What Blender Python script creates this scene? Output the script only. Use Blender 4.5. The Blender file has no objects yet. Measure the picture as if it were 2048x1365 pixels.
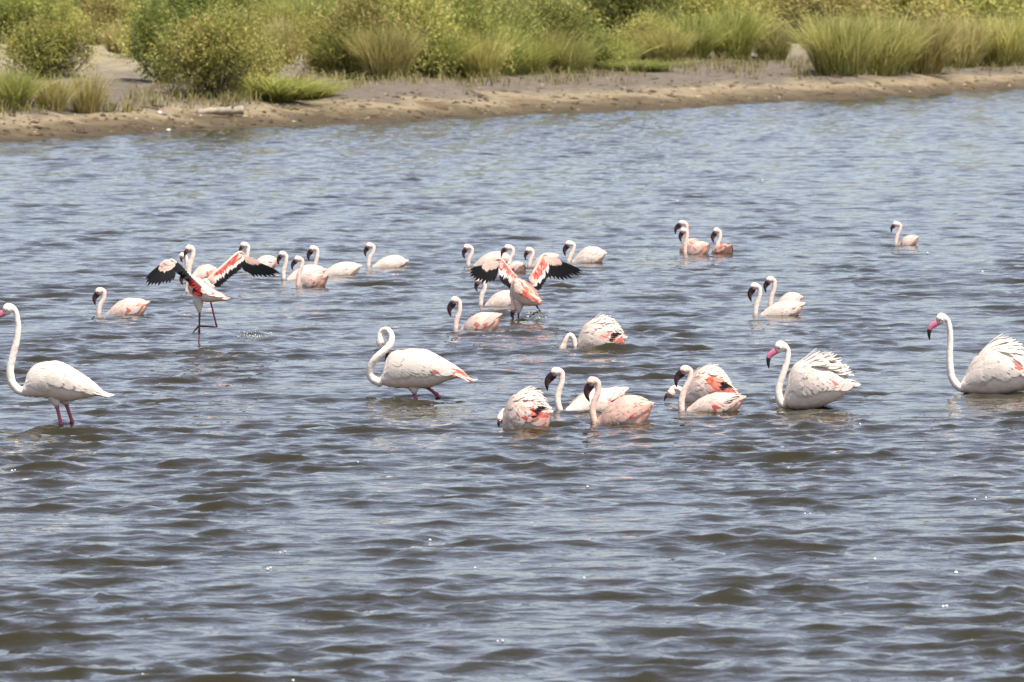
import bpy, math, random
import numpy as np
from mathutils import Vector

R = math.radians
rng = np.random.default_rng(7)
random.seed(7)
scene = bpy.context.scene
COL = scene.collection

# ------------------------------------------------------------------ camera
CAM_H = 3.3                      # eye height above the lake
LENS = 200.0
FPX = 2048 * LENS / 36.0         # focal length in photograph pixels
HORIZON = -20.0                  # row of the horizon in the photograph
PITCH = math.atan((682.5 - HORIZON) / FPX)
cam_d = bpy.data.cameras.new("camera")
cam = bpy.data.objects.new("camera", cam_d)
COL.objects.link(cam)
cam.location = (0, 0, CAM_H)
cam.rotation_euler = (R(90) - PITCH, 0, 0)
cam_d.lens = LENS
cam_d.sensor_width = 36
cam_d.clip_start = 0.5
cam_d.clip_end = 6000
cam_d.dof.use_dof = True
cam_d.dof.focus_distance = 47.0
cam_d.dof.aperture_fstop = 7.6
scene.camera = cam

# ------------------------------------------------------------------ sky, sun, exposure
SUN = Vector((0.25, -0.34, 0.91)).normalized()
world = bpy.data.worlds.new("World")
scene.world = world
world.use_nodes = True
wn = world.node_tree
bgn = wn.nodes["Background"]
sky = wn.nodes.new("ShaderNodeTexSky")
sky.sky_type = 'NISHITA'
sky.sun_disc = False
sky.sun_elevation = math.asin(SUN.z)
sky.sun_rotation = math.atan2(SUN.x, SUN.y)
sky.altitude = 900
sky.air_density = 1.0
sky.dust_density = 3.0
sky.ozone_density = 3.0
hsv = wn.nodes.new("ShaderNodeHueSaturation")       # thin high haze: the same sky, paler
hsv.inputs["Saturation"].default_value = 0.62
hsv.inputs["Hue"].default_value = 0.515
wn.links.new(sky.outputs[0], hsv.inputs["Color"])
wn.links.new(hsv.outputs[0], bgn.inputs[0])
bgn.inputs[1].default_value = 0.148
sun_d = bpy.data.lights.new("sun", 'SUN')
sun_d.energy = 4.9
sun_d.angle = R(0.53)
sun_d.color = (1.0, 0.955, 0.89)
sun = bpy.data.objects.new("sun", sun_d)
COL.objects.link(sun)
sun.rotation_euler = SUN.to_track_quat('Z', 'Y').to_euler()
sun.location = (20, -10, 60)
vs = scene.view_settings
vs.view_transform = 'Standard'
vs.look = 'None'
vs.exposure = 0.52
vs.gamma = 1.0
vs.use_curve_mapping = False
scene.cycles.max_bounces = 6
scene.cycles.diffuse_bounces = 3
scene.cycles.glossy_bounces = 3
scene.cycles.transmission_bounces = 4
scene.cycles.sample_clamp_indirect = 4.0
scene.cycles.use_denoising = True

# ------------------------------------------------------------------ pixels to places
CP, SP = math.cos(PITCH), math.sin(PITCH)
def ray(px, py):
    dx, dy = (px - 1024) / FPX, (682.5 - py) / FPX
    return Vector((dx, CP + dy * SP, -SP + dy * CP))
def on_plane(px, py, z=0.0):
    r = ray(px, py)
    t = (z - CAM_H) / r.z
    return Vector((r.x * t, r.y * t, z)), t

# ------------------------------------------------------------------ materials
def new_mat(name):
    m = bpy.data.materials.new(name)
    m.use_nodes = True
    nt = m.node_tree
    b = nt.nodes["Principled BSDF"]
    return m, nt, b
def nd(nt, kind, **kw):
    n = nt.nodes.new(kind)
    for k, v in kw.items():
        if k.startswith("i_"):
            n.inputs[k[2:].replace("_", " ")].default_value = v
        else:
            setattr(n, k, v)
    return n
def ramp(nt, stops):
    n = nt.nodes.new("ShaderNodeValToRGB")
    cr = n.color_ramp
    while len(cr.elements) < len(stops):
        cr.elements.new(0.5)
    for e, (p, c) in zip(cr.elements, stops):
        e.position = p
        e.color = (*c, 1)
    return n
def mixc(nt, a, b, fac, mode='MIX'):
    n = nt.nodes.new("ShaderNodeMix")
    n.data_type = 'RGBA'
    n.blend_type = mode
    for sock, v in ((n.inputs[0], fac), (n.inputs[6], a), (n.inputs[7], b)):
        if hasattr(v, "is_output"):
            nt.links.new(v, sock)
        elif isinstance(v, (int, float)):
            sock.default_value = v
        else:
            sock.default_value = (*v, 1)
    return n.outputs[2]

def attr_mat(name, rough, var=0.12, scale=18.0, bump=0.25, transl=0.0, spec=0.25, hue=0.0, stretch=(1, 1, 1)):
    """colour from the mesh's own 'col' attribute, mottled and roughened by noise"""
    m, nt, b = new_mat(name)
    at = nd(nt, "ShaderNodeAttribute", attribute_name="col")
    tc = nd(nt, "ShaderNodeTexCoord")
    mp = nd(nt, "ShaderNodeMapping")
    mp.inputs["Scale"].default_value = stretch
    nt.links.new(tc.outputs["Object"], mp.inputs[0])
    nz = nd(nt, "ShaderNodeTexNoise", i_Scale=scale, i_Detail=4.0)
    nt.links.new(mp.outputs[0], nz.inputs["Vector"])
    rp = ramp(nt, [(0.25, (1 - var,) * 3), (0.75, (1 + var * 0.4,) * 3)])
    nt.links.new(nz.outputs[0], rp.inputs[0])
    c = mixc(nt, at.outputs["Color"], rp.outputs[0], 1.0, 'MULTIPLY')
    if hue:
        oi = nd(nt, "ShaderNodeObjectInfo")
        hs = nd(nt, "ShaderNodeHueSaturation")
        mr = nd(nt, "ShaderNodeMapRange", i_To_Min=0.5 - hue, i_To_Max=0.5 + hue)
        mv = nd(nt, "ShaderNodeMapRange", i_To_Min=0.8, i_To_Max=1.2)
        ml = nd(nt, "ShaderNodeMath", operation='FRACT')
        mu = nd(nt, "ShaderNodeMath", operation='MULTIPLY')
        mu.inputs[1].default_value = 7.31
        nt.links.new(oi.outputs["Random"], mr.inputs[0])
        nt.links.new(oi.outputs["Random"], mu.inputs[0])
        nt.links.new(mu.outputs[0], ml.inputs[0])
        nt.links.new(ml.outputs[0], mv.inputs[0])
        nt.links.new(mr.outputs[0], hs.inputs["Hue"])
        nt.links.new(mv.outputs[0], hs.inputs["Value"])
        nt.links.new(c, hs.inputs["Color"])
        c = hs.outputs[0]
    nt.links.new(c, b.inputs["Base Color"])
    b.inputs["Roughness"].default_value = rough
    b.inputs["Specular IOR Level"].default_value = spec
    if bump:
        bp = nd(nt, "ShaderNodeBump", i_Strength=bump, i_Distance=0.01)
        nt.links.new(nz.outputs[0], bp.inputs["Height"])
        nt.links.new(bp.outputs[0], b.inputs["Normal"])
    if transl:
        tr = nd(nt, "ShaderNodeBsdfTranslucent")
        nt.links.new(c, tr.inputs[0])
        mx = nd(nt, "ShaderNodeMixShader")
        mx.inputs[0].default_value = transl
        nt.links.new(b.outputs[0], mx.inputs[1])
        nt.links.new(tr.outputs[0], mx.inputs[2])
        nt.links.new(mx.outputs[0], nt.nodes["Material Output"].inputs[0])
    return m

M_PLUME = attr_mat("plumage", 0.85, 0.10, 26, 0.5, 0.0, 0.15)
M_FEATH = attr_mat("feather", 0.8, 0.08, 40, 0.25, 0.27, 0.15)
M_BILL = attr_mat("bill_horn", 0.42, 0.15, 30, 0.1, 0.0, 0.35)
M_LEG = attr_mat("leg_skin", 0.45, 0.2, 60, 0.3, 0.0, 0.4)
M_EYE = attr_mat("eye_gloss", 0.1, 0.0, 10, 0.0, 0.0, 0.6)
M_LEAF = attr_mat("shrub_leaf", 0.6, 0.15, 3, 0.0, 0.45, 0.25, hue=0.018)
M_GRASS = attr_mat("tall_grass", 0.65, 0.15, 3, 0.0, 0.45, 0.2, hue=0.012)
M_BARK = attr_mat("shrub_bark", 0.9, 0.3, 8, 0.4, 0.0, 0.1)
M_DEBRIS = attr_mat("shore_litter", 0.9, 0.3, 9, 0.4, 0.0, 0.1)

# lake: turbid olive water under a wind-ruffled surface
M_WATER, nt, b = new_mat("lake_water")
b.inputs["Base Color"].default_value = (0.023, 0.0193, 0.007, 1)
b.inputs["Roughness"].default_value = 0.008
b.inputs["IOR"].default_value = 1.333
tc = nd(nt, "ShaderNodeTexCoord")
mp = nd(nt, "ShaderNodeMapping")
mp.inputs["Rotation"].default_value = (0, 0, R(-24))
mp.inputs["Scale"].default_value = (2.0, 3.4, 1)
nt.links.new(tc.outputs["Object"], mp.inputs[0])
n1 = nd(nt, "ShaderNodeTexNoise", i_Scale=1.0, i_Detail=1.5, i_Roughness=0.5, i_Distortion=0.5)
nt.links.new(mp.outputs[0], n1.inputs["Vector"])
n2 = nd(nt, "ShaderNodeTexNoise", i_Scale=4.2, i_Detail=2.0, i_Roughness=0.5, i_Distortion=0.3)
nt.links.new(mp.outputs[0], n2.inputs["Vector"])
b1 = nd(nt, "ShaderNodeBump", i_Strength=1.0, i_Distance=0.026)
nt.links.new(n1.outputs[0], b1.inputs["Height"])
b2 = nd(nt, "ShaderNodeBump", i_Strength=1.0, i_Distance=0.008)
nt.links.new(n2.outputs[0], b2.inputs["Height"])
nt.links.new(b1.outputs[0], b2.inputs["Normal"])
nt.links.new(b2.outputs[0], b.inputs["Normal"])

# shore: wet brown mud, pale dry sand, grey flats, straw litter inland
M_GROUND, nt, b = new_mat("shore_ground")
geo = nd(nt, "ShaderNodeNewGeometry")
sep = nd(nt, "ShaderNodeSeparateXYZ")
nt.links.new(geo.outputs["Position"], sep.inputs[0])
nb = nd(nt, "ShaderNodeTexNoise", i_Scale=0.5, i_Detail=6.0, i_Roughness=0.6)
nt.links.new(geo.outputs["Position"], nb.inputs["Vector"])
nf = nd(nt, "ShaderNodeTexNoise", i_Scale=3.0, i_Detail=8.0, i_Roughness=0.65)
nt.links.new(geo.outputs["Position"], nf.inputs["Vector"])
ms = nd(nt, "ShaderNodeMapRange", i_From_Min=0.3, i_From_Max=0.7, i_To_Min=-0.11, i_To_Max=0.11)
nt.links.new(nb.outputs[0], ms.inputs[0])
ad = nd(nt, "ShaderNodeMath", operation='ADD')
nt.links.new(sep.outputs[2], ad.inputs[0])
nt.links.new(ms.outputs[0], ad.inputs[1])
mr = nd(nt, "ShaderNodeMapRange", i_From_Min=-0.1, i_From_Max=2.4)
nt.links.new(ad.outputs[0], mr.inputs[0])
zr = ramp(nt, [(0.0, (0.05, 0.037, 0.022)), (0.09, (0.095, 0.071, 0.041)), (0.14, (0.15, 0.112, 0.064)),
               (0.17, (0.235, 0.182, 0.11)), (0.205, (0.25, 0.197, 0.122)), (0.24, (0.15, 0.122, 0.09)),
               (0.42, (0.148, 0.122, 0.092)), (0.54, (0.28, 0.235, 0.15)), (1.0, (0.26, 0.23, 0.10))])
nt.links.new(mr.outputs[0], zr.inputs[0])
fr = ramp(nt, [(0.32, (0.52, 0.50, 0.47)), (0.47, (0.9, 0.9, 0.88)), (0.55, (1, 1, 1)), (0.68, (1.22, 1.2, 1.15))])
nt.links.new(nf.outputs[0], fr.inputs[0])
nt.links.new(mixc(nt, zr.outputs[0], fr.outputs[0], 1.0, 'MULTIPLY'), b.inputs["Base Color"])
b.inputs["Roughness"].default_value = 0.9
b.inputs["Specular IOR Level"].default_value = 0.15
bp = nd(nt, "ShaderNodeBump", i_Strength=0.8, i_Distance=0.08)
nt.links.new(nf.outputs[0], bp.inputs["Height"])
nt.links.new(bp.outputs[0], b.inputs["Normal"])

# ------------------------------------------------------------------ mesh helpers
def make_mesh(name, V, F, mat, col=None, smooth=True):
    me = bpy.data.meshes.new(name)
    me.from_pydata([tuple(v) for v in V], [], F)
    if col is not None:
        at = me.attributes.new("col", 'FLOAT_COLOR', 'POINT')
        c = np.ones((len(V), 4), dtype=np.float32)
        c[:, :3] = np.asarray(col, dtype=np.float32)
        at.data.foreach_set("color", c.ravel())
    me.materials.append(mat)
    if smooth:
        me.polygons.foreach_set("use_smooth", [True] * len(me.polygons))
    me.update()
    return me
def link(name, data, parent=None, loc=None):
    o = bpy.data.objects.new(name, data)
    COL.objects.link(o)
    if parent is not None:
        o.parent = parent
    if loc is not None:
        o.location = loc
    return o
def tag(o, label=None, cat=None, group=None, kind=None):
    if label: o["label"] = label
    if cat: o["category"] = cat
    if group: o["group"] = group
    if kind: o["kind"] = kind
    return o
def grid_mesh(name, X, Y, Z, mat):
    ny, nx = X.shape
    V = np.stack([X, Y, Z], -1).reshape(-1, 3).astype(np.float32)
    i = np.arange(ny * nx).reshape(ny, nx)
    Q = np.stack([i[:-1, :-1], i[:-1, 1:], i[1:, 1:], i[1:, :-1]], -1).reshape(-1, 4).astype(np.int32)
    me = bpy.data.meshes.new(name)
    me.vertices.add(len(V)); me.vertices.foreach_set("co", V.ravel())
    me.loops.add(Q.size); me.loops.foreach_set("vertex_index", Q.ravel())
    me.polygons.add(len(Q)); me.polygons.foreach_set("loop_start", np.arange(0, Q.size, 4, dtype=np.int32))
    me.polygons.foreach_set("use_smooth", np.ones(len(Q), dtype=bool))
    me.materials.append(mat)
    me.update(calc_edges=True)
    return me
class Geo:
    """collects coloured faces for one mesh"""
    def __init__(s): s.V, s.F, s.C = [], [], []
    def add(s, V, F, C):
        o = len(s.V)
        s.V.extend(V)
        s.F.extend(tuple(o + k for k in f) for f in F)
        s.C.extend(C if len(np.shape(C)) == 2 else [C] * len(V))
    def mesh(s, name, mat, smooth=True): return make_mesh(name, s.V, s.F, mat, s.C, smooth)

def catmull(P, n):
    """smooth samples through the rows of P (any columns), n per segment"""
    P = np.asarray(P, float)
    Q = np.vstack([2 * P[0] - P[1], P, 2 * P[-1] - P[-2]])
    out = []
    for k in range(1, len(Q) - 2):
        p0, p1, p2, p3 = Q[k - 1:k + 3]
        for t in np.linspace(0, 1, n, endpoint=False):
            out.append(0.5 * (2 * p1 + (p2 - p0) * t + (2 * p0 - 5 * p1 + 4 * p2 - p3) * t * t + (3 * p1 - p0 - 3 * p2 + p3) * t ** 3))
    out.append(P[-1])
    return np.array(out)
def sstep(x, a, b):
    t = np.clip((x - a) / (b - a), 0, 1)
    return t * t * (3 - 2 * t)
def unit(v): return v / (np.linalg.norm(v, axis=-1, keepdims=True) + 1e-9)
def tube(path, rad, seg=8, flat=1.0):
    """swept tube with closed ends; returns V, F"""
    path = np.asarray(path, float)
    T = unit(np.gradient(path, axis=0))
    ref = np.array([0, 1.0, 0]) if abs(T[0][1]) < 0.9 else np.array([1.0, 0, 0])
    V, F = [], []
    for p, t, r in zip(path, T, rad):
        n = unit(np.cross(t, ref)); bb = np.cross(n, t)
        for k in range(seg):
            a = 2 * math.pi * k / seg
            V.append(p + n * math.cos(a) * r + bb * math.sin(a) * r * flat)
    n = len(path)
    for i in range(n - 1):
        for k in range(seg):
            k2 = (k + 1) % seg
            F.append((i * seg + k, i * seg + k2, (i + 1) * seg + k2, (i + 1) * seg + k))
    F.append(tuple(range(seg))[::-1]); F.append(tuple((n - 1) * seg + k for k in range(seg)))
    return V, F

# ------------------------------------------------------------------ the lake
SH_X = np.array([-400, -150, -60, -30, -11.2, -7.3, -0.3, 6.8, 16.9, 30, 60, 150, 400.])
SH_Y = np.array([40, 62, 82, 100, 124.0, 133, 147.2, 163.5, 188, 214, 245, 300, 420.])
def shore_y(x):
    return np.interp(x, SH_X, SH_Y) + 0.9 * np.sin(x * 0.9 + 1) + 0.5 * np.sin(x * 2.3)

def axis(a, b, f):
    out = [a]
    while out[-1] < b:
        out.append(out[-1] + f(out[-1]))
    return np.array(out)
ys = axis(7.0, 262.0, lambda y: 0.5 if y < 24 else (min(max(0.05 * (y / 42) ** 1.2, 0.05), 0.135) if y < 195 else 0.4))
xh = axis(0.0, 90.0, lambda x: 0.042 if x < 4.4 else (0.085 if x < 9 else (0.17 if x < 20 else (0.6 if x < 27 else 3.0))))
xs = np.concatenate([-xh[:0:-1], xh])
DX = np.gradient(xs)[None, :]
DY = np.gradient(ys)[:, None]
X, Y = np.meshgrid(xs, ys)
X = X.astype(np.float32); Y = Y.astype(np.float32)
WAVE_DIR = R(-90 + 24)            # the way the wind sea runs
comps = []
for k in range(130):
    L = 0.11 * (0.92 / 0.11) ** rng.random()
    th = WAVE_DIR + rng.normal() * R(42)
    slope = 0.0215 * (0.6 + 0.8 * rng.random()) * (1.12 if L < 0.32 else (0.84 if L < 0.6 else 0.66))
    comps.append((L, th, slope * L / 6.2832, rng.random() * 6.283))
for k in range(16):                # a little longer sea under the chop
    L = 1.2 + 1.0 * rng.random()
    comps.append((L, WAVE_DIR + rng.normal() * R(38), 0.0045 * L / 6.2832, rng.random() * 6.283))
def waves(X, Y, DX, DY):
    H = np.zeros_like(X); OX = np.zeros_like(X); OY = np.zeros_like(X)
    # gusts: the ruffled and the smoother patches
    G = 1.0 + 0.3 * np.sin(0.53 * X + 0.31 * Y + 0.5) * np.sin(0.22 * Y - 0.7 * X) + 0.5 * np.sin(1.9 * X - 1.2 * Y + 2) * np.sin(0.9 * Y + 1.6 * X)
    G = np.clip(G, 0.35, 1.6)
    for L, th, A, ph in comps:
        k = 6.28319 / L
        att = (np.clip((L / DX - 2.0) / 1.5, 0, 1) * np.clip((L / DY - 2.0) / 1.5, 0, 1)).astype(np.float32)
        if att.max() <= 0: continue
        q = k * (math.cos(th) * X + math.sin(th) * Y) + ph
        q += 0.8 * np.sin((0.45 * X + 0.37 * Y) / max(L, .4) + ph * 3)     # short, broken crests
        q -= 0.68 * np.cos(q)                                             # steep fronts, long backs
        c, s_ = np.cos(q), np.sin(q)
        a = A * att * G
        H += a * c
        OX -= 1.15 * a * math.cos(th) * s_
        OY -= 1.15 * a * math.sin(th) * s_
    return H, OX, OY
H, OX, OY = waves(X, Y, DX, DY)
# rings round the birds that paddle and wade
for px, py, am in [(197, 630, 1), (240, 628, 1), (567, 560, .8), (596, 572, .8), (660, 551, .8), (736, 535, .8), (936, 532, .8), (1137, 525, .8), (961, 612, 1), (911, 660, 1), (960, 658, 1),
                   (1120, 823, 1.2), (1189, 846, 1.2), (1245, 846, 1.2), (1363, 822, 1.2), (1430, 820, 1.2), (1510, 631, 1), (1560, 630, 1), (1370, 509, .8), (1791, 490, .8), (1160, 697, 1.2), (1210, 697, 1.2),
                   (1050, 856, 1.3), (122, 849, .9), (143, 847, .9), (831, 797, .9), (873, 791, .9), (1620, 818, 1.2), (1580, 818, 1.2), (1970, 787, 1.2), (399, 684, 1.2), (1036, 640, 1.3), (511, 678, 1.6)]:
    P, _ = on_plane(px, py)
    jr = np.abs(ys - P.y) < 2.2; jc = np.abs(xs - P.x) < 1.6
    if not jc.any(): continue
    sub = np.ix_(jr, jc)
    d = np.hypot(X[sub] - P.x, Y[sub] - P.y)
    H[sub] += 0.0052 * am * np.cos(d * 34 + px) * np.exp(-d / 0.42)
water = link("lake_water", grid_mesh("lake_water", X + OX, Y + OY, H, M_WATER))
tag(water, "grey-blue wind-rippled lake with olive wave faces", "lake", kind="structure")

# ------------------------------------------------------------------ the ground under and round the lake
PU = np.array([-400, -20, -3, 0, 3, 8, 18, 40, 90, 200, 400, 2500.])
PZ = np.array([-1.2, -0.9, -0.14, -0.01, 0.22, 0.46, 0.9, 1.3, 2.1, 3.6, 6, 25.])
def ground_z(x, y):
    x = np.asarray(x, float); y = np.asarray(y, float)
    u = y - shore_y(x)
    z = np.interp(u, PU, PZ)
    land = np.clip(u / 6, 0, 1)
    z = z + land * (0.05 * np.sin(x * 1.7 + 0.4 * y) + 0.06 * np.sin(0.7 * x - 0.31 * y) + 0.04 * np.sin(2.9 * x + 1.3 * y))
    z = z + np.clip((u - 30) / 60, 0, 1) * 0.25 * np.sin(x * 0.23 + y * 0.11)
    near = np.clip((6.0 - y) / 8, 0, 1)                 # the bank one stands on to take the picture
    return z * (1 - near) + near * 1.6
gy = np.concatenate([axis(-60, 80, lambda y: 5.0), axis(82, 300, lambda y: 0.55), axis(303, 620, lambda y: 6.0), axis(640, 4000, lambda y: 120.0)])
gxh = axis(0.0, 1500, lambda x: 0.3 if x < 26 else (1.5 if x < 60 else (10 if x < 200 else 100)))
gx = np.concatenate([-gxh[:0:-1], gxh])
GX, GY = np.meshgrid(gx, gy)
ground = link("ground", grid_mesh("ground", GX, GY, ground_z(GX, GY), M_GROUND))
tag(ground, "mud and pale sand shore rising to dry scrubland", "ground", kind="structure")
T_STEPS = np.arange(70.0, 700.0, 0.2)
def on_ground(px, py):
    r = ray(px, py)
    hit = np.nonzero(CAM_H + r.z * T_STEPS <= ground_z(r.x * T_STEPS, r.y * T_STEPS))[0]
    t = T_STEPS[hit[0]] if len(hit) else T_STEPS[-1]
    x, y = r.x * t, r.y * t
    return Vector((x, y, float(ground_z(x, y)))), FPX / t

# ------------------------------------------------------------------ flamingos
WHITE = np.array((0.87, 0.79, 0.69)); PINK = np.array((0.82, 0.50, 0.39)); ROSE = np.array((0.74, 0.27, 0.20))
RED = np.array((0.60, 0.062, 0.05)); ORANGE = np.array((0.74, 0.25, 0.12)); BLACK = np.array((0.014, 0.013, 0.014))
BILLDARK = np.array((0.013, 0.007, 0.009)); BILLPINK = np.array((0.58, 0.17, 0.25)); LEGPINK = np.array((0.42, 0.085, 0.115))
LEGDARK = np.array((0.11, 0.018, 0.022)); DUN = np.array((0.55, 0.43, 0.33))
def mix(a, b, t): return a * (1 - t) + b * t

def feather(g, root_fn, width, col, n=5, tipcol=None):
    """one leaf-shaped vane; root_fn(u) gives point, across-vector and face normal"""
    V, C, F = [], [], []
    for i in range(n + 1):
        u = i / n
        p, ac, nm = root_fn(u)
        w = width * (0.12 + 0.88 * math.sin(math.pi * min(u * 1.5, 1) * 0.5)) * (1 - max(0, (u - 0.62) / 0.38) ** 2.2) + 0.0008
        V += [p - ac * w, p + nm * width * 0.13, p + ac * w]
        c = col if tipcol is None else mix(col, tipcol, sstep(u, 0.45, 0.8))
        C += [c * 0.96, c * 0.93, c]
    for i in range(n):
        a = 3 * i
        F += [(a, a + 1, a + 4, a + 3), (a + 1, a + 2, a + 5, a + 4)]
    g.add(V, F, C)

class Bird:
    def __init__(s, x0, y0, label, kind="lesser", cast=0.3):
        s.x0, s.y0 = x0, y0
        P, t = on_plane(x0, y0, 0.0)
        s.s = FPX / t
        s.kind = kind
        s.pink = cast
        s.root = bpy.data.objects.new("flamingo", None)
        COL.objects.link(s.root)
        s.root.location = P
        s.root.empty_display_size = 0.2
        tag(s.root, label, "flamingo", "flamingos in the lake")
    def p(s, px, py, d=0.0):
        return np.array(((px - s.x0) / s.s, d, (s.y0 - py) / s.s / CP))

    def build(s, head, bill, neck, body, yaw=0.0, hr=None, nr=None, wf=0.46, headless=False, bill_d=0.0, face=None):
        """one continuous head-neck-body surface, then the bill and eyes"""
        big = s.kind == "greater"
        hr = hr or (0.043 if big else 0.035)
        nr = nr or ((0.020, 0.035) if big else (0.0215, 0.028))
        hd = s.p(*head); tip = s.p(*bill)
        d = unit(tip - hd)
        base_col = mix(WHITE, PINK, s.pink)
        rows = []   # x, y, z, in-plane half, lateral half, body coordinate
        rows.append([*(hd + d * hr * 1.25), hr * .42, hr * .36, -3.0])
        rows.append([*(hd + d * hr * .72), hr * .80, hr * .62, -2.9])
        rows.append([*(hd + d * hr * .05), hr * .98, hr * .80, -2.8])
        nk = [s.p(*q) for q in neck]
        for k, q in enumerate(nk):
            f = k / max(len(nk) - 1, 1)
            r = nr[0] + (nr[1] - nr[0]) * f
            rows.append([*q, r * (1.12 if k == 0 else 1), r, -2.5 + 2.3 * f])
        bx0 = s.p(body[0][0], 0)[0]; bx1 = s.p(body[-1][0], 0)[0]
        st = []
        cy = math.cos(yaw)
        hmax = max(q[2] - q[1] for q in body) / s.s
        for x, yt, yb in body:
            a, bt = s.p(x, yt), s.p(x, yb)
            t = (a[0] - bx0) / (bx1 - bx0)
            hh = (a[2] - bt[2]) / 2
            wl = max(wf * 1.0 * hmax * math.sin(math.pi * min(0.12 + 0.86 * t, 1)) ** 0.75, 0.012)
            wl = min(wl, hh * 1.25 + 0.02)
            st.append([bx0 + (a[0] - bx0) / cy, 0, (a[2] + bt[2]) / 2, hh, wl, t])
        rows += st
        S = catmull(rows, 5)
        S[:, 3:5] = np.maximum(S[:, 3:5], 0.003)
        P0 = S[:, :3].copy()
        w = sstep(P0[:, 0] - bx0, 0.0, 0.09) * (S[:, 5] > -0.6)
        ang = w * yaw
        xr = P0[:, 0] - bx0
        P = P0.copy()
        P[:, 0] = bx0 + xr * np.cos(ang)
        P[:, 1] = P0[:, 1] + xr * np.sin(ang)
        T = unit(np.gradient(P, axis=0))
        Tx = np.stack([np.cos(ang), np.sin(ang), 0 * ang], 1)
        wb = sstep(S[:, 5], -0.5, 0.0)[:, None]
        T = unit(T * (1 - wb) + Tx * wb)
        B = np.stack([-np.sin(ang), np.cos(ang), 0 * ang], 1)
        N = unit(np.cross(T, B))
        SEG = 16
        V, F, C = [], [], []
        dun = mix(base_col, DUN, 0.22)
        for i in range(len(S)):
            a_, b_, tt = S[i, 3], S[i, 4], S[i, 5]
            for k in range(SEG):
                th = 2 * math.pi * k / SEG
                ct, sn = math.cos(th), math.sin(th)
                wob = 1 + (0.018 * math.sin(5 * th + i * 1.3) if tt > 0 else 0.035 * math.sin(i * 2.1 + th * 2) + 0.02 * math.sin(i * 5.3 + th * 5))
                V.append(P[i] + N[i] * ct * a_ * wob + B[i] * sn * b_ * wob)
                c = base_col
                if tt < -2.86: c = mix(base_col, ROSE * 0.55, 0.75) if not big else mix(base_col, BILLPINK, 0.25)
                elif tt < -2.2: c = mix(base_col, PINK, 0.35 if not big else 0.05)
                elif tt < 0: c = mix(base_col, PINK, 0.12 if not big else 0.04)
                elif ct < -0.25: c = mix(base_col, PINK, 0.35 * min(1, (-ct - .25) * 2))
                if tt > 0.66: c = mix(c, np.array((.78, .36, .23)), (0.75 if not big else 0.12) * min(1, (tt - .66) / .2) * (1.0 if ct < .3 else .5))
                if tt < -0.1 and tt > -2.7:
                    c = mix(c, DUN, 0.20 * max(0, math.sin(i * .83 + s.x0) * math.sin(th + i * .37) + .35))
                if V[-1][2] < 0.022: c = mix(c, DUN * .62, .5)          # wet and muddied along the waterline
                C.append(c)
        n = len(S)
        for i in range(n - 1):
            for k in range(SEG):
                k2 = (k + 1) % SEG
                F.append((i * SEG + k, i * SEG + k2, (i + 1) * SEG + k2, (i + 1) * SEG + k))
        F.append(tuple(range(SEG))[::-1]); F.append(tuple((n - 1) * SEG + k for k in range(SEG)))
        link("body", make_mesh("body", V, F, M_PLUME, C), s.root)
        m = S[:, 5] >= 0.0
        s.tb = S[m, 5]; s.cP, s.cN, s.cB, s.ca, s.cb = P[m], N[m], B[m], S[m, 3], S[m, 4]
        s.cT = np.stack([np.cos(ang[m]), np.sin(ang[m]), 0 * ang[m]], 1)
        o = np.argsort(s.tb); s.tb = s.tb[o]
        s.cP, s.cN, s.cB, s.ca, s.cb, s.cT = s.cP[o], s.cN[o], s.cB[o], s.ca[o], s.cb[o], s.cT[o]
        s.len = (bx1 - bx0) / cy
        # bill
        g = Geo(); gt = Geo()
        bl = np.linalg.norm(tip - hd)
        fr = np.array((-d[2], 0, d[0]))
        if fr[0] > 0: fr = -fr
        if face is not None: fr = fr * face
        K = [(0.15, 0.00, .36, .26), (0.30, 0.085, .40, .27), (0.45, 0.15, .37, .25), (0.60, 0.165, .30, .21), (0.76, 0.13, .19, .15), (0.90, 0.06, .115, .09), (1.0, 0.0, .03, .03)]
        if big:
            K = [(0.14, 0.00, .27, .22), (0.30, 0.10, .25, .21), (0.46, 0.19, .235, .19), (0.60, 0.21, .20, .16), (0.76, 0.16, .15, .12), (0.90, 0.075, .09, .075), (1.0, 0.0, .02, .02)]
        rows = [[*(hd + d * bl * u + fr * bl * v), bl * a_, bl * b_ * .8, u] for u, v, a_, b_ in K]
        Q = catmull(rows, 3)
        TT = unit(np.gradient(Q[:, :3], axis=0))
        BB = np.array((0, 1.0, 0))
        V, C, F = [], [], []
        for i in range(len(Q)):
            nn = unit(np.cross(TT[i], BB))
            for k in range(10):
                th = 2 * math.pi * k / 10
                # a groove along the gape between the two mandibles
                gr = 1 - 0.16 * math.exp(-((abs(math.sin(th)) - 1) / .08) ** 2)
                V.append(Q[i, :3] + nn * math.cos(th) * Q[i, 3] * .5 + BB * math.sin(th) * Q[i, 4] * .5 * gr)
                u = Q[i, 5]
                if big: c = mix(BILLPINK, BLACK, sstep(u, .60, .66)); 
                else: c = mix(BILLDARK, mix(BILLDARK, ROSE * .35, .5), sstep(u, .4, .5) * (1 - sstep(u, .75, .85)) * (0.5 + 0.5 * math.cos(th)))
                C.append(c)
        for i in range(len(Q) - 1):
            for k in range(10):
                k2 = (k + 1) % 10
                F.append((i * 10 + k, i * 10 + k2, (i + 1) * 10 + k2, (i + 1) * 10 + k))
        F.append(tuple(range(10))[::-1]); F.append(tuple((len(Q) - 1) * 10 + k for k in range(10)))
        link("bill", make_mesh("bill", V, F, M_BILL, C), s.root)
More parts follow.
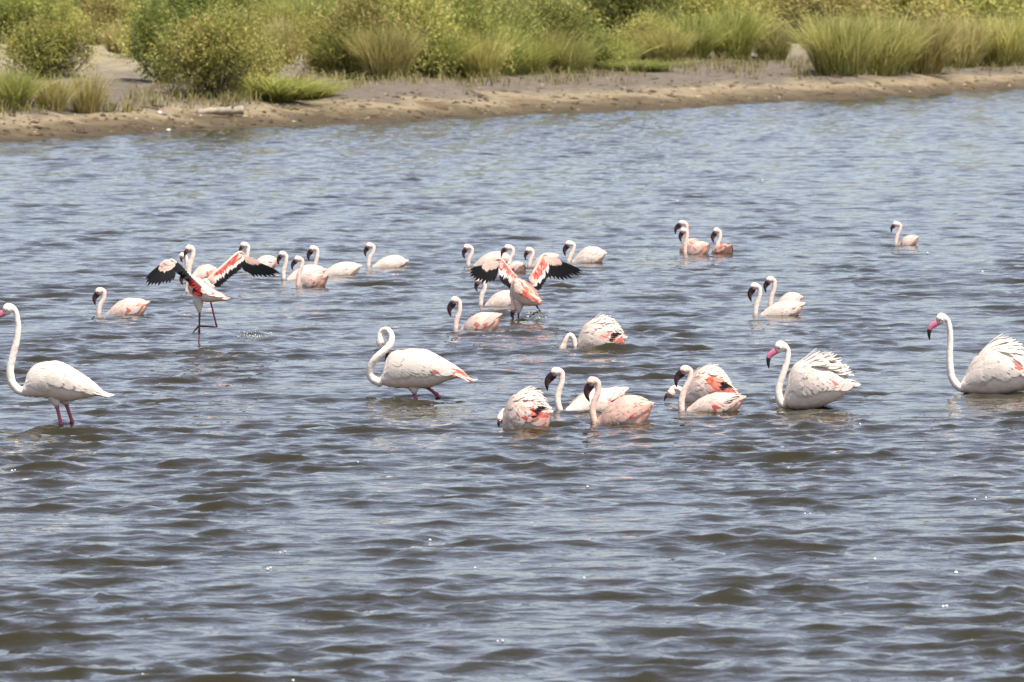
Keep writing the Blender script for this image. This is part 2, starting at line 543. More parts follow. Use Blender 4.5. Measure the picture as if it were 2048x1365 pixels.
        # eyes
        for sd in (-1, 1):
            c0 = hd + d * hr * 0.62 + fr * hr * 0.22 + np.array((0, sd * hr * 0.60, 0))
            V, F = [], []
            for i in range(5):
                for k in range(8):
                    la, lo = math.pi * (i / 4 - .5), 2 * math.pi * k / 8
                    V.append(c0 + hr * 0.17 * np.array((math.cos(la) * math.cos(lo), math.sin(la) * .8, math.cos(la) * math.sin(lo))))
            for i in range(4):
                for k in range(8):
                    k2 = (k + 1) % 8
                    F.append((i * 8 + k, i * 8 + k2, i * 8 + 8 + k2, i * 8 + 8 + k))
            link("eye", make_mesh("eye", V, F, M_EYE, [np.array((0.10, 0.012, 0.01))] * len(V)), s.root)
        return s

    def surf(s, t, th, side, lift=0.0):
        tc = min(max(t, 0.02), 0.985)
        f = lambda A: np.array([np.interp(tc, s.tb, A[:, k]) for k in range(3)])
        Cn, N, B, T = f(s.cP), f(s.cN), f(s.cB), f(s.cT)
        a, b = np.interp(tc, s.tb, s.ca), np.interp(tc, s.tb, s.cb)
        ct, sn = math.cos(th), math.sin(th)
        nm = unit(N * ct * b + B * side * sn * a)
        ac = unit(-N * sn * a + B * side * ct * b)
        return Cn + N * ct * a + B * side * sn * b + T * (t - tc) * s.len + nm * lift, ac, nm

    def wings(s, red=0.5, black=0.5, fluff=0.0, raise_=0.0, seed=0, t1=0.62, orange=0.0, low=98, scruff=0, omin=30):
        """folded wings: rows of overlapping coverts, long tertials and the dark flight feathers under them"""
        rs = np.random.default_rng(seed + 11)
        big = s.kind == "greater"
        base = mix(WHITE, PINK, s.pink)
        for side in (-1, 1):
            g = Geo()
            rows = 9
            for r in range(rows):
                t0 = 0.03 + (t1 - 0.03) * r / (rows - 1)
                nth = 9
                for j in range(nth):
                    th0 = R(4 + (low - 4) * (j + 0.5 * (r % 2)) / nth + rs.normal() * 2.5)
                    ln = (0.24 + 0.10 * r / rows) * (1 + 0.12 * rs.normal())
                    dth = R(24 - 44 * (th0 / 1.6) * (r / rows)) * (1 + .3 * rs.normal())
                    fl = 0.004 + fluff * (0.012 + 0.040 * max(0, 1 - th0 / 1.1)) * (0.4 + rs.random()) + 0.008 * rs.random() ** 2
                    c = mix(base, PINK, 0.30 * rs.random() ** 2 * (0.25 + s.pink)) * (0.87 + 0.15 * rs.random())
                    deg = math.degrees(th0)
                    W = (0.030 if not big else 0.036) * (0.8 + 0.4 * rs.random()) * (1 + .35 * fluff)
                    if not big: W *= 0.8
                    tp = None
                    if red and r >= 4 and 48 < deg < 90 and rs.random() < red * (0.35 + 0.5 * (deg > 60)):
                        c = mix(RED, ROSE, rs.random()); W *= .8; tp = mix(c, ROSE, .8) if rs.random() < .5 else None
                    elif orange and r >= 2 and deg > omin and rs.random() < orange:
                        c = mix(ORANGE, RED, rs.random() * .8); W *= .7
                    elif red and r >= 3 and deg > 45 and rs.random() < .35 * red:
                        tp = mix(c, ROSE, .5)
                    def fn(u, t0=t0, th0=th0, ln=ln, dth=dth, fl=fl):
                        return s.surf(t0 + ln * u, th0 + dth * u, side, 0.0035 * min(1, u * 4) + fl * u ** 1.6 + 0.008 * float(sstep(th0 + dth * u, R(low - 42), R(low - 8))) * min(1, u * 2.5) * sstep(t0, .05, .25))
                    feather(g, fn, W, c, 6, tp)
            # long tertials over the rump
            for j in range(6):
                th0 = R(10 + 9 * j + rs.normal() * 2)
                t0 = 0.46 + 0.02 * rs.normal(); ln = 0.42 - 0.025 * j + 0.03 * rs.normal()
                c = mix(base, PINK, 0.3 * rs.random() * (0.3 + s.pink))
                if orange > .2 and rs.random() < orange + .25: c = mix(mix(base, ORANGE, .75), RED, .5 * rs.random())
                fl = 0.012 + fluff * 0.05 * rs.random()
                feather(g, lambda u, t0=t0, th0=th0, ln=ln, fl=fl: s.surf(t0 + ln * u, th0 - R(4) * u, side, 0.006 + fl * u ** 1.5), 0.026 if not big else 0.034, c, 7)
            # dark flight feathers, half covered
            if black:
                for j in range(5):
                    th0 = R(60 + 8 * j)
                    t0 = 0.60 - 0.035 * j; ln = 0.36 - 0.012 * j
                    feather(g, lambda u, t0=t0, th0=th0, ln=ln: s.surf(t0 + ln * u, th0 - R(20 - 2 * j) * u, side, 0.004 + (0.010 + .016 * black) * u), 0.0075, BLACK if rs.random() < black else mix(base, ROSE, .3), 6)
            # loose scruffy plumes standing off the back
            for j in range(int(scruff * 6)):
                t0 = 0.16 + 0.46 * rs.random(); th0 = R(1 + 34 * rs.random() ** 1.3)
                ln = 0.24 + 0.14 * rs.random(); up = raise_ * (0.15 + 0.5 * (1 - abs(t0 - .38) * 2.2) + 0.35 * rs.random() ** 1.5) * (1 - .35 * math.degrees(th0) / 35)
                sw = rs.normal() * 0.15
                c = mix(base, WHITE, 0.6)
                feather(g, lambda u, t0=t0, th0=th0, ln=ln, up=up, sw=sw: s.surf(t0 + ln * u, th0 + sw * u, side, 0.004 + up * (0.5 * u + 0.5 * u ** 1.7)), 0.019 + 0.014 * rs.random(), c, 7)
            link("wing", g.mesh("wing", M_FEATH), s.root)
        # tail
        g = Geo()
        for j in range(7):
            th0 = R(-45 + 15 * j)
            feather(g, lambda u, th0=th0: s.surf(0.80 + 0.24 * u, abs(th0), 1 if th0 > 0 else -1, 0.002 + 0.004 * u), 0.022 if not big else 0.030, mix(base, ROSE, (0.35 if not big else .12) * rs.random()), 5)
        link("tail", g.mesh("tail", M_FEATH), s.root)
        return s

    def leg(s, pts, thigh=None, rad=0.011, col=None):
        """pts: hip, (knee), ankle, foot in photo pixels, thigh: radius of the feathered thigh in metres"""
        col = LEGPINK if col is None else col
        g = Geo()
        Q = [s.p(*q) for q in pts]
        rr = []
        base = mix(WHITE, PINK, s.pink)
        if thigh:
            a, bq = Q[0], Q[1]
            path = [a + (bq - a) * u for u in np.linspace(0, 1, 6)]
            rd = [thigh * (1 - u) ** .8 + rad * 1.15 for u in np.linspace(0, 1, 6)]
            V, F = tube(path, rd, 10); g.add(V, F, base)
            Q2 = [a + (bq - a) * 0.85] + Q[1:]
        else:
            Q2 = Q
        path, rd = [], []
        for i in range(len(Q2) - 1):
            for u in np.linspace(0, 1, 6, endpoint=False):
                path.append(Q2[i] + (Q2[i + 1] - Q2[i]) * u)
                knob = math.exp(-((u if i else 1) / .12) ** 2) * 0.45
                rd.append(rad * (1 + knob))
        path.append(Q2[-1]); rd.append(rad * 1.0)
        V, F = tube(path, rd, 8); g.add(V, F, col)
        return link("leg", g.mesh("leg", M_LEG), s.root)
    def foot(s, leg, at, toe, w=0.035):
        """webbed foot hanging from the ankle"""
        a, t_ = s.p(*at), s.p(*toe)
        g = Geo()
        d = t_ - a
        for k in (-1, 0, 1):
            e = t_ + np.array((0, k * w, 0)) + d * (0.0 if k == 0 else -0.12)
            V, F = tube([a, a + (e - a) * .5, e], [0.010, 0.008, 0.004], 6); g.add(V, F, LEGDARK)
        V = [a, t_ + np.array((0, -w, 0)) - d * .12, t_ - d * .1, t_ + np.array((0, w, 0)) - d * .12]
        nrm = unit(np.cross(V[1] - V[0], V[3] - V[0])) * 0.003
        V = [v + nrm for v in V] + [v - nrm for v in V]
        g.add(V, [(0, 1, 2, 3), (7, 6, 5, 4), (0, 4, 5, 1), (1, 5, 6, 2), (2, 6, 7, 3), (3, 7, 4, 0)], LEGDARK)
        link("foot", g.mesh("foot", M_LEG, False), leg)

    def open_wing(s, S, W, Hn, tipS, tipW, prim, rows, hand, flip=-1, seed=0, nsec=13, secol=None, armcol=None, nprim=10, pw=1.0):
        """a spread wing: arm, secondaries, coverts in rows, hand coverts; each primary is a piece of its own"""
        rs = np.random.default_rng(seed)
        S, W, Hn, tipS, tipW = (s.p(*q) for q in (S, W, Hn, tipS, tipW))
        prim = np.array([s.p(*q) for q in prim])
        g = Geo()
        view = np.array((0, flip * 1.0, 0))
        def vane(gg, a, bq, wid, col, off, cam=0.02, tip=None, n=6):
            dv = bq - a; L = np.linalg.norm(dv); dv = dv / L
            ac = unit(np.cross(dv, view))
            nm = np.cross(ac, dv); nm = nm if np.dot(nm, view) > 0 else -nm
            feather(gg, lambda u: (a + dv * L * u + nm * (off + cam * math.sin(math.pi * u) * L), ac, nm), wid, col, n, tip)
        armw = np.linalg.norm(W - S)
        for k in range(nsec):
            u = (k + .5) / nsec
            vane(g, S + (W - S) * u, tipS + (tipW - tipS) * u + np.array((0, 0, rs.normal() * .006)), armw / nsec * 1.0, BLACK if secol is None else secol(u, rs), 0.0)
        for ri, (frac, cf, wsc) in enumerate(rows):
            nn = nsec + 2 * ri
            for k in range(nn):
                u = (k + .5) / nn
                a = S + (W - S) * u
                e = tipS + (tipW - tipS) * u
                vane(g, a, a + (e - a) * frac * (1 + .07 * rs.normal()), armw / nn * wsc, cf(u, rs), 0.006 * (ri + 1))
        # hand coverts
        for k in range(12):
            u = (k + .5) / 12
            a = W + (Hn - W) * u * 0.9
            e = np.array([np.interp(u, np.linspace(0, 1, len(prim)), prim[:, c]) for c in range(3)])
            for fr_, o in ((0.46, 0.008), (0.34, 0.014), (0.2, 0.02)):
                vane(g, a, a + (e - a) * fr_ * (.72 + .28 * math.sin(math.pi * u)) * (1 + .05 * rs.normal()), 0.020, hand(u, rs), o)
        up_ = np.array((0, flip * .03, .008))
        pth = catmull([S + up_ * .3, S + (W - S) * .5 + up_, W + up_, W + (Hn - W) * .5 + up_ * .5, Hn], 4)
        rd = np.interp(np.linspace(0, 1, len(pth)), [0, .5, 1], [0.014, 0.011, 0.006])
        V, F = tube(pth, rd, 8); g.add(V, F, armcol if armcol is not None else mix(WHITE, PINK, .6))
        wing = link("wing", g.mesh("wing", M_FEATH), s.root)
        for k in range(nprim):
            u = k / (nprim - 1)
            a = W + (Hn - W) * u
            e = np.array([np.interp(u, np.linspace(0, 1, len(prim)), prim[:, c]) for c in range(3)])
            gg = Geo()
            vane(gg, a + (e - a) * .22, e + (e - a) * rs.normal() * .03, (0.020 - 0.005 * u) * pw, BLACK, 0.002 * (k % 2), 0.03, None, 7)
            link("primary_feather", gg.mesh("primary_feather", M_FEATH), wing)
        return wing

def swim_body(xc, y0, top, tail, rump=None, peak=0.45, depth=None):
    """outline of a floating body: chest at xc, highest at `top` above the water, tail tip at `tail`"""
    tx, ty = tail
    L = tx - xc
    th = y0 - ty
    dp = depth or 0.32 * top + 8
    prof = [(0.0, .10, -.55), (0.06, .24, -.8), (0.16, .50, -1), (0.30, .78, -1), (0.45, .96, -1), (0.58, 1.0, -1), (0.73, .95, -.75), (0.84, None, -.15), (0.93, None, .30), (1.0, None, .86)]
    out = []
    for t, a, bq in prof:
        zt = a * top if a is not None else top * .95 + (th - top * .95) * (t - .73) / .27
        zb = dp * bq if bq < 0 else bq * th
        out.append((xc + L * t, y0 - zt, y0 - zb))
    return out

def swimmer(label, y0, head, bill, neck, xc, top, tail, yaw=0, cast=0.35, kind="lesser", seed=0, **w):
    bx = neck[-1][0]
    b = Bird(bx, y0, label, kind, cast * .85)
    nk = list(neck) + [(bx + 1, y0 + 0.045 * b.s), (bx + 0.45 * max(xc - bx, 2), y0 + 0.075 * b.s)]
    b.build(head, bill, nk, swim_body(xc, y0, top, tail), R(yaw))
    b.wings(seed=seed, **w)
    return b

swimmer("small pink-headed flamingo swimming alone beside the tall wading white flamingo", 630, (198, 582), (191, 611), [(208, 583), (207, 598), (200, 613), (197, 630)], 213, 32, (297, 604), -8, .42, seed=1, red=.4, black=0)
swimmer("flamingo mostly hidden behind the dark raised wing, only its pink head above it", 556, (364, 511), (366, 526), [(371, 515), (374, 530), (372, 556)], 380, 24, (432, 540), 20, .5, seed=2, red=.3, black=.2)
swimmer("flamingo behind the wing-flapping bird's breast, head below the drooping wing", 584, (368, 546), (366, 571), [(376, 547), (377, 560), (374, 584)], 384, 24, (428, 566), 35, .4, seed=3, red=.3, black=.2)
swimmer("flamingo swimming behind the black wingtip of the running bird", 538, (487, 490), (481, 508), [(496, 493), (495, 507), (489, 538)], 500, 25, (556, 521), 0, .22, seed=4, red=.2, black=.3)
swimmer("white flamingo with upright neck overlapped by a pinker swimmer beside it", 560, (564, 508), (558, 531), [(572, 512), (571, 528), (567, 543), (567, 560)], 574, 28, (650, 540), 10, .25, seed=5, red=.3, black=0)
swimmer("pink flamingo with red rump patch swimming in front of a white pair", 572, (595, 518), (585, 541), [(604, 521), (603, 534), (598, 548), (596, 572)], 604, 24, (655, 551), -38, .55, seed=6, red=.9, black=.5, orange=.12)
swimmer("white flamingo with long pale tail swimming last of the close trio", 551, (625, 497), (619, 523), [(634, 500), (634, 514), (630, 532), (629, 551)], 645, 25, (721, 532), 5, .22, seed=7, red=.1, black=0)
swimmer("white flamingo swimming in the gap between the two flapping birds", 535, (738, 491), (732, 514), [(747, 494), (745, 506), (739, 518), (736, 535)], 745, 22, (815, 522), 0, .2, seed=8, red=.15, black=.15)
swimmer("flamingo with hooked bill against its neck, left of the red-winged flapping bird", 532, (933, 494), (930, 518), [(943, 497), (943, 508), (938, 520), (936, 532)], 948, 27, (1022, 514), 0, .38, seed=9, red=.2, black=0)
swimmer("flamingo behind the red-winged bird with a rounded white rump", 545, (1015, 495), (1003, 515), [(1025, 498), (1025, 509), (1020, 520), (1014, 545)], 1014, 21, (1047, 528), -52, .22, seed=10, red=.1, black=.25)
swimmer("flamingo between the red-winged bird's raised wings, body behind the wing", 533, (1057, 500), (1052, 521), [(1064, 502), (1065, 510), (1061, 521), (1058, 533)], 1064, 25, (1116, 511), 0, .4, seed=11, red=.2, black=.1)
swimmer("white flamingo with ruffled back swimming beyond the black wingtip", 525, (1137, 487), (1131, 513), [(1147, 490), (1146, 501), (1141, 513), (1137, 525)], 1144, 29, (1211, 507), 0, .2, seed=12, red=.05, black=.1, fluff=.35)
swimmer("flamingo whose head hides behind spread black wing feathers, bill poking out", 612, (957, 561), (955, 584), [(967, 563), (969, 577), (963, 593), (961, 612)], 970, 29, (1040, 594), 0, .3, seed=13, red=.15, black=.1)
swimmer("pinkish flamingo with a dark bill and raised pink tail below the red-winged bird", 660, (909, 600), (902, 634), [(918, 604), (919, 622), (913, 642), (911, 660)], 922, 34, (1001, 628), -18, .5, seed=14, red=.5, black=.1)
swimmer("white-necked flamingo with long black bill behind the pinkest swimmer", 823, (1111, 743), (1095, 782), [(1123, 746), (1123, 766), (1117, 786), (1115, 803), (1120, 823)], 1131, 42, (1252, 780), 22, .22, seed=15, red=.25, black=.5)
swimmer("pinkest flamingo of all, smooth folded wings and orange tail", 846, (1183, 762), (1179, 804), [(1195, 765), (1196, 784), (1189, 803), (1185, 823), (1189, 846)], 1194, 54, (1304, 806), -12, .88, seed=16, red=.25, black=0)
swimmer("pale swimming flamingo in front of the red-patched feeding bird", 822, (1369, 739), (1353, 775), [(1380, 742), (1379, 760), (1369, 781), (1363, 802), (1363, 822)], 1374, 35, (1487, 793), -10, .42, seed=17, red=.2, black=.5)
swimmer("white flamingo swimming just in front of its pink-headed partner", 631, (1508, 572), (1503, 604), [(1518, 576), (1519, 592), (1513, 612), (1510, 631)], 1521, 27, (1607, 607), 0, .2, seed=18, red=.05, black=.25)
swimmer("pink-headed flamingo swimming just behind its white partner", 613, (1539, 559), (1532, 586), [(1548, 562), (1548, 577), (1543, 595), (1540, 613)], 1550, 26, (1604, 594), 5, .4, seed=19, red=.3, black=.4)
swimmer("rearmost pink flamingo of the tight far trio, looking over its neighbour", 503, (1363, 446), (1351, 469), [(1372, 449), (1373, 462), (1370, 482), (1366, 503)], 1364, 25, (1397, 484), -50, .6, seed=20, red=.4, black=0, orange=.15)
swimmer("front pink flamingo of the tight far trio with bill pressed to neck", 509, (1366, 461), (1363, 485), [(1373, 464), (1373, 477), (1370, 492), (1370, 509)], 1375, 25, (1416, 488), -38, .6, seed=21, red=.3, black=.1, orange=.08)
swimmer("flamingo of the far trio showing its orange rump, head a little apart", 507, (1432, 461), (1428, 487), [(1439, 464), (1440, 476), (1435, 490), (1431, 507)], 1428, 20, (1460, 489), -60, .45, seed=22, red=.2, black=0, orange=.3)
swimmer("lone small flamingo swimming farthest out on the open lake", 490, (1791, 448), (1783, 466), [(1800, 451), (1799, 461), (1794, 474), (1791, 490)], 1797, 18, (1835, 474), -25, .42, seed=23, red=.1, black=0)

# --- the feeding and preening birds
b = Bird(1160, 697, "ruffled flamingo with its head under water and neck looped", cast=.2)
b.build((1125, 699), (1118, 716), [(1129, 688), (1135, 675), (1141, 671), (1147, 678), (1150, 692), (1153, 706), (1158, 712)],
        [(1156, 684, 712), (1162, 662, 716), (1175, 648, 717), (1196, 641, 717), (1215, 646, 716), (1230, 655, 712), (1241, 665, 702), (1251, 676, 680)], R(0), nr=(.022, .026))
b.wings(red=.9, black=1.0, fluff=.4, raise_=.085, seed=31, scruff=9)
b = Bird(1012, 856, "fluffed-up flamingo with head tucked out of sight beside the white-necked swimmer", cast=.3)
b.build((1003, 838, .10), (999, 858, .09), [(1008, 826, .12), (1014, 826, .09), (1016, 842, .05), (1012, 862, .0), (1010, 872, 0)],
        [(1005, 836, 872), (1011, 812, 876), (1025, 797, 878), (1045, 788, 878), (1066, 791, 878), (1083, 801, 873), (1095, 813, 858), (1103, 824, 829)], R(-8))
b.wings(red=.9, black=1.0, fluff=.4, raise_=.08, seed=32, scruff=9, orange=.08)
b = Bird(1374, 803, "feeding flamingo with crimson wing patch behind a pale swimmer", cast=.3)
b.build((1343, 786), (1329, 803), [(1346, 778), (1354, 777), (1362, 782), (1369, 795), (1372, 808)],
        [(1374, 776, 814), (1381, 756, 816), (1395, 743, 818), (1414, 738, 818), (1432, 743, 816), (1448, 755, 812), (1460, 770, 803), (1472, 788, 793)], R(0), nr=(.022, .026))
b.wings(red=1.0, black=1.0, fluff=.4, raise_=.07, seed=33, scruff=7, orange=.45)

# --- the tall white birds
b = Bird(122, 849, "tall white flamingo wading on two pink legs", "greater", .05)
b.build((19, 617), (-12, 662), [(31, 621), (36, 640), (37, 655), (34, 682), (27, 710), (21, 737), (23, 762), (33, 777), (45, 783)],
        [(50, 766, 793), (56, 746, 794), (69, 733, 795), (89, 727, 796), (119, 726, 801), (142, 736, 803), (168, 754, 797), (198, 778, 793), (214, 794, 797)])
b.wings(red=.12, black=.15, seed=41, t1=.68, low=92)
l = b.leg([(109, 792), (114, 813), (122, 849), (128, 880)], .045, .0135)
l = b.leg([(124, 792, .09), (131, 811, .09), (143, 847, .09), (146, 872, .09)], .045, .0135)
b = Bird(831, 796, "white wading flamingo preening, neck coiled back over its breast", "greater", .05)
b.build((762, 683, .07), (769, 724, .05), [(761, 668, .065), (767, 661, .05), (776, 661, .02), (783, 671, 0), (782, 686, -.02), (770, 700, -.04), (754, 714, -.04), (743, 731, -.02), (740, 749, 0), (748, 760, 0), (760, 765, 0)],
        [(765, 745, 770), (774, 715, 773), (790, 705, 776), (812, 700, 777), (839, 700, 777), (860, 705, 775), (881, 717, 768), (902, 730, 760), (923, 745, 757), (942, 765, 768)], face=-1)
b.wings(red=.35, black=.1, seed=42, t1=.68, low=92, orange=.05)
b.leg([(826, 766), (829, 788), (831, 797), (833, 825)], .05, .0135)
b.leg([(845, 766, .09), (855, 777, .09), (873, 791, .09), (884, 803, .09)], .04, .0135)
b = Bird(1600, 817, "white flamingo sitting low with ragged raised back feathers and pink bill", "greater", .1)
b.build((1561, 692), (1538, 738), [(1574, 698), (1575, 716), (1569, 740), (1561, 764), (1557, 784), (1560, 802), (1567, 810)],
        [(1572, 775, 815), (1579, 746, 819), (1592, 729, 821), (1611, 724, 821), (1635, 727, 816), (1665, 742, 805), (1687, 757, 791), (1702, 767, 779), (1715, 771, 775)])
b.wings(red=.45, black=.0, seed=43, fluff=.35, raise_=.17, scruff=13, low=92)
b.leg([(1614, 800), (1619, 820), (1621, 850)], .05, .013)
b.leg([(1634, 796, .09), (1640, 815, .09), (1643, 850, .09)], .05, .013)
b = Bird(1960, 787, "white flamingo with tall straight neck, bright pink bill and wispy back", "greater", .06)
b.build((1883, 636), (1859, 681), [(1894, 641), (1899, 658), (1900, 682), (1899, 710), (1900, 735), (1903, 754), (1911, 768), (1921, 776)],
        [(1927, 757, 786), (1942, 727, 790), (1966, 702, 793), (1990, 691, 794), (2014, 697, 790), (2038, 711, 782), (2060, 731, 774), (2080, 753, 770), (2096, 769, 773)])
b.wings(red=.4, black=.1, seed=44, fluff=.15, raise_=.13, scruff=12, low=92)
b.leg([(1975, 775), (1982, 795), (1984, 830)], .05, .013)
b.leg([(2000, 770, .09), (2008, 795, .09), (2012, 830, .09)], .05, .013)

# --- the two birds running with spread wings
def c_pinkwhite(u, rs): return mix(WHITE, PINK, .15 + .3 * rs.random())
def c_red(u, rs): return mix(RED, ROSE, rs.random()) if .14 < u < .97 and rs.random() < .88 else mix(WHITE, PINK, .7)
def c_rose(u, rs): return mix(ROSE, PINK, .3 + .7 * rs.random())
def c_white(u, rs): return mix(WHITE, PINK, .12 * rs.random())
def c_hand(u, rs): return mix(WHITE, PINK, .45 + .35 * rs.random())
def c_under(u, rs): return mix(BLACK * 1.6, RED * .55, float(sstep(1 - u, .42, .62)) * (0.7 + .3 * rs.random()))
b = Bird(399, 684, "flamingo running on the water, one wing's dark red underside showing", cast=.22)
b.build((379, 497), (371, 517), [(386, 500), (386, 512), (381, 528), (377, 545), (379, 560)],
        [(376, 556, 578), (384, 553, 590), (396, 556, 598), (409, 566, 603), (422, 577, 604), (436, 586, 602), (448, 592, 601), (459, 596, 600)], R(-25), wf=.40)
b.wings(red=.15, black=0, seed=51, t1=.55, orange=.10, low=60)
b.open_wing((416, 560, .10), (476, 509, .24), (500, 522, .32), (440, 574, .02), (490, 534, .12),
            [(492, 548, .2), (506, 558, .24), (520, 559, .28), (535, 558, .33), (548, 556, .37), (557, 552, .40)],
            [(.70, c_white, 1.2), (.5, c_red, .9), (.38, c_red, .9), (.26, c_red, .9), (.13, c_pinkwhite, 1.0)], c_hand, seed=52)
b.open_wing((414, 582, -.10), (352, 521, -.28), (335, 518, -.34), (398, 588, -.16), (362, 535, -.36),
            [(352, 556, -.42), (340, 562, -.43), (326, 566, -.43), (311, 569, -.43), (300, 567, -.42), (295, 557, -.42)],
            [(1.25, c_under, 1.2), (.9, c_under, 1.1)], c_hand, seed=53, secol=c_under, armcol=WHITE)
l = b.leg([(397, 596, -.05), (400, 626, -.05), (399, 664, -.05), (399, 672, -.05)], .05, .0085, LEGDARK)
b.foot(l, (399, 670, -.05), (398, 686, -.05))
l = b.leg([(420, 600, .05), (433, 655, .06), (397, 653, .03)], None, .0085, LEGDARK)
b.foot(l, (397, 653, .03), (385, 667, .03))
b = Bird(1036, 637, "flamingo taking off with crimson wings raised, head lowered to the water", cast=.5)
b.build((1027, 617, -.02), (1029, 640, -.03), [(1026, 606, -.01), (1026, 598, 0), (1024, 588, 0), (1024, 578, 0)],
        [(1022, 562, 590), (1030, 558, 600), (1042, 560, 608), (1055, 568, 611), (1066, 580, 611), (1074, 592, 610), (1082, 602, 608)], R(-30), wf=.42)
b.wings(red=.5, black=0, seed=61, t1=.6, orange=.5, low=85, omin=8)
b.open_wing((1042, 568, .12), (1001, 521, .10), (975, 530, .10), (1042, 590, .02), (1002, 566, -.02),
            [(985, 566, .0), (972, 569, .0), (958, 567, .02), (946, 562, .03), (938, 554, .04), (940, 541, .06)],
            [(.74, c_white, 1.2), (.56, c_red, 1.0), (.42, c_red, 1.0), (.28, c_red, 1.0), (.14, c_rose, 1.0)], c_hand, seed=62)
b.open_wing((1060, 560, .12), (1086, 514, .26), (1106, 519, .32), (1078, 584, .0), (1101, 553, .12),
            [(1102, 560, .15), (1118, 563, .2), (1132, 562, .24), (1146, 559, .28), (1158, 553, .32), (1165, 547, .36)],
            [(.78, c_white, 1.2), (.58, c_red, 1.0), (.46, c_red, 1.0), (.32, c_red, 1.0), (.16, c_rose, 1.0)], c_hand, seed=63)
l = b.leg([(1040, 600, -.06), (1037, 627, -.06), (1036, 645, -.06)], .05, .0085, LEGDARK)
l = b.leg([(1068, 604, -.05), (1080, 622, -.05), (1067, 627, -.06)], None, .0085, LEGDARK)
b.foot(l, (1069, 626, -.06), (1060, 634, -.06))

# ------------------------------------------------------------------ spray kicked up by the running birds
def splash(px, py, n, spread, height, label, seed):
    rs = np.random.default_rng(seed)
    P, t = on_plane(px, py, 0)
    g = Geo()
    for k in range(n):
        a = rs.random() * 6.283; r = spread * rs.random() ** .6
        c = np.array((math.cos(a) * r, math.sin(a) * r * .7, height * rs.random() ** 2 * (1 - .6 * r / spread) + .015))
        q = 0.0025 + 0.006 * rs.random() ** 3
        V = [c + q * np.array(v) for v in ((1, 0, 0), (-1, 0, 0), (0, 1, 0), (0, -1, 0), (0, 0, 1.5), (0, 0, -1.2))]
        F = [(0, 2, 4), (2, 1, 4), (1, 3, 4), (3, 0, 4), (2, 0, 5), (1, 2, 5), (3, 1, 5), (0, 3, 5)]
        g.add(V, F, np.array((.60, .60, .48)))
    o = link("water_splash", g.mesh("water_splash", M_BILL), None, P)
    tag(o, label, "splash", kind="stuff")
splash(511, 678, 120, .17, .13, "spray of drops kicked up behind the running flamingo", 1)
splash(1074, 640, 70, .12, .10, "spray of drops at the trailing foot of the red-winged flamingo", 2)

# ------------------------------------------------------------------ shrubs and grasses of the far bank
def shrub_meshes(seed, leafcols, n=1300, lobes=10, flowers=0.0, wide=0.62, bare=0.0, leaf=0.042):
    """crown and stems of a shrub one unit tall"""
    rs = np.random.default_rng(seed)
    LB = []
    for k in range(lobes):
        a = rs.random() * 6.283; r = wide * (0.1 + 0.68 * rs.random())
        z = 0.16 + 0.62 * rs.random() * (1.1 - r)
        LB.append((np.array((math.cos(a) * r, math.sin(a) * r, z)), 0.17 + 0.16 * rs.random(), rs.random()))
    V, F, C = [], [], []
    for k in range(n):
        c, r, tone = LB[rs.integers(lobes)]
        d = unit(rs.normal(size=3))
        p = c + d * r * (0.45 + 0.6 * rs.random() ** .6) * np.array((1, 1, 1.05))
        if p[2] < 0.03: continue
        axis_ = unit(d + np.array((0, 0, 0.7)) + rs.normal(size=3) * .35)
        lc = leafcols[min(int((tone * .6 + rs.random() * .5) * len(leafcols)), len(leafcols) - 1)]
        fl = rs.random() < flowers and d[2] > -0.1
        for j in range(6):
            q = p + axis_ * leaf * 0.75 * j + rs.normal(size=3) * .012
            ld = unit(axis_ * .6 + rs.normal(size=3) * .7)
            ac = unit(np.cross(ld, rs.normal(size=3)))
            L, W = leaf * (0.7 + .6 * rs.random()), leaf * .24
            o = len(V)
            V += [q, q + ld * L * .5 + ac * W, q + ld * L, q + ld * L * .5 - ac * W]
            F.append((o, o + 1, o + 2, o + 3))
            cc = np.array((lc[0], lc[1] * .99, max(lc[2], .27 * lc[0]))) * (0.92 + .6 * rs.random())
            if fl and j > 3: cc = np.array((.42, .375, .07))
            C += [cc] * 4
    crown = make_mesh("crown", V, F, M_LEAF, C, False)
    g = Geo()
    for k in range(lobes + 4):
        if k < lobes: e = LB[k][0]
        else:
            a = rs.random() * 6.283; e = np.array((math.cos(a) * wide * .8, math.sin(a) * wide * .8, .25 + .3 * rs.random()))
        s0 = np.array((rs.normal() * .05, rs.normal() * .05, -.03))
        m = (s0 + e) / 2 + rs.normal(size=3) * .05
        V_, F_ = tube(catmull([s0, m, e], 3), np.linspace(.02, .006, 7), 5)
        g.add(V_, F_, np.array((.15, .12, .09)))
        for j in range(5):
            q = m + (e - m) * rs.random(); e2 = q + rs.normal(size=3) * .12 + np.array((0, 0, .07))
            V_, F_ = tube([q, (q + e2) / 2 + rs.normal(size=3) * .012, e2], [.007, .005, .003], 4)
            g.add(V_, F_, np.array((.19, .16, .12)))
    return crown, g.mesh("trunk", M_BARK)
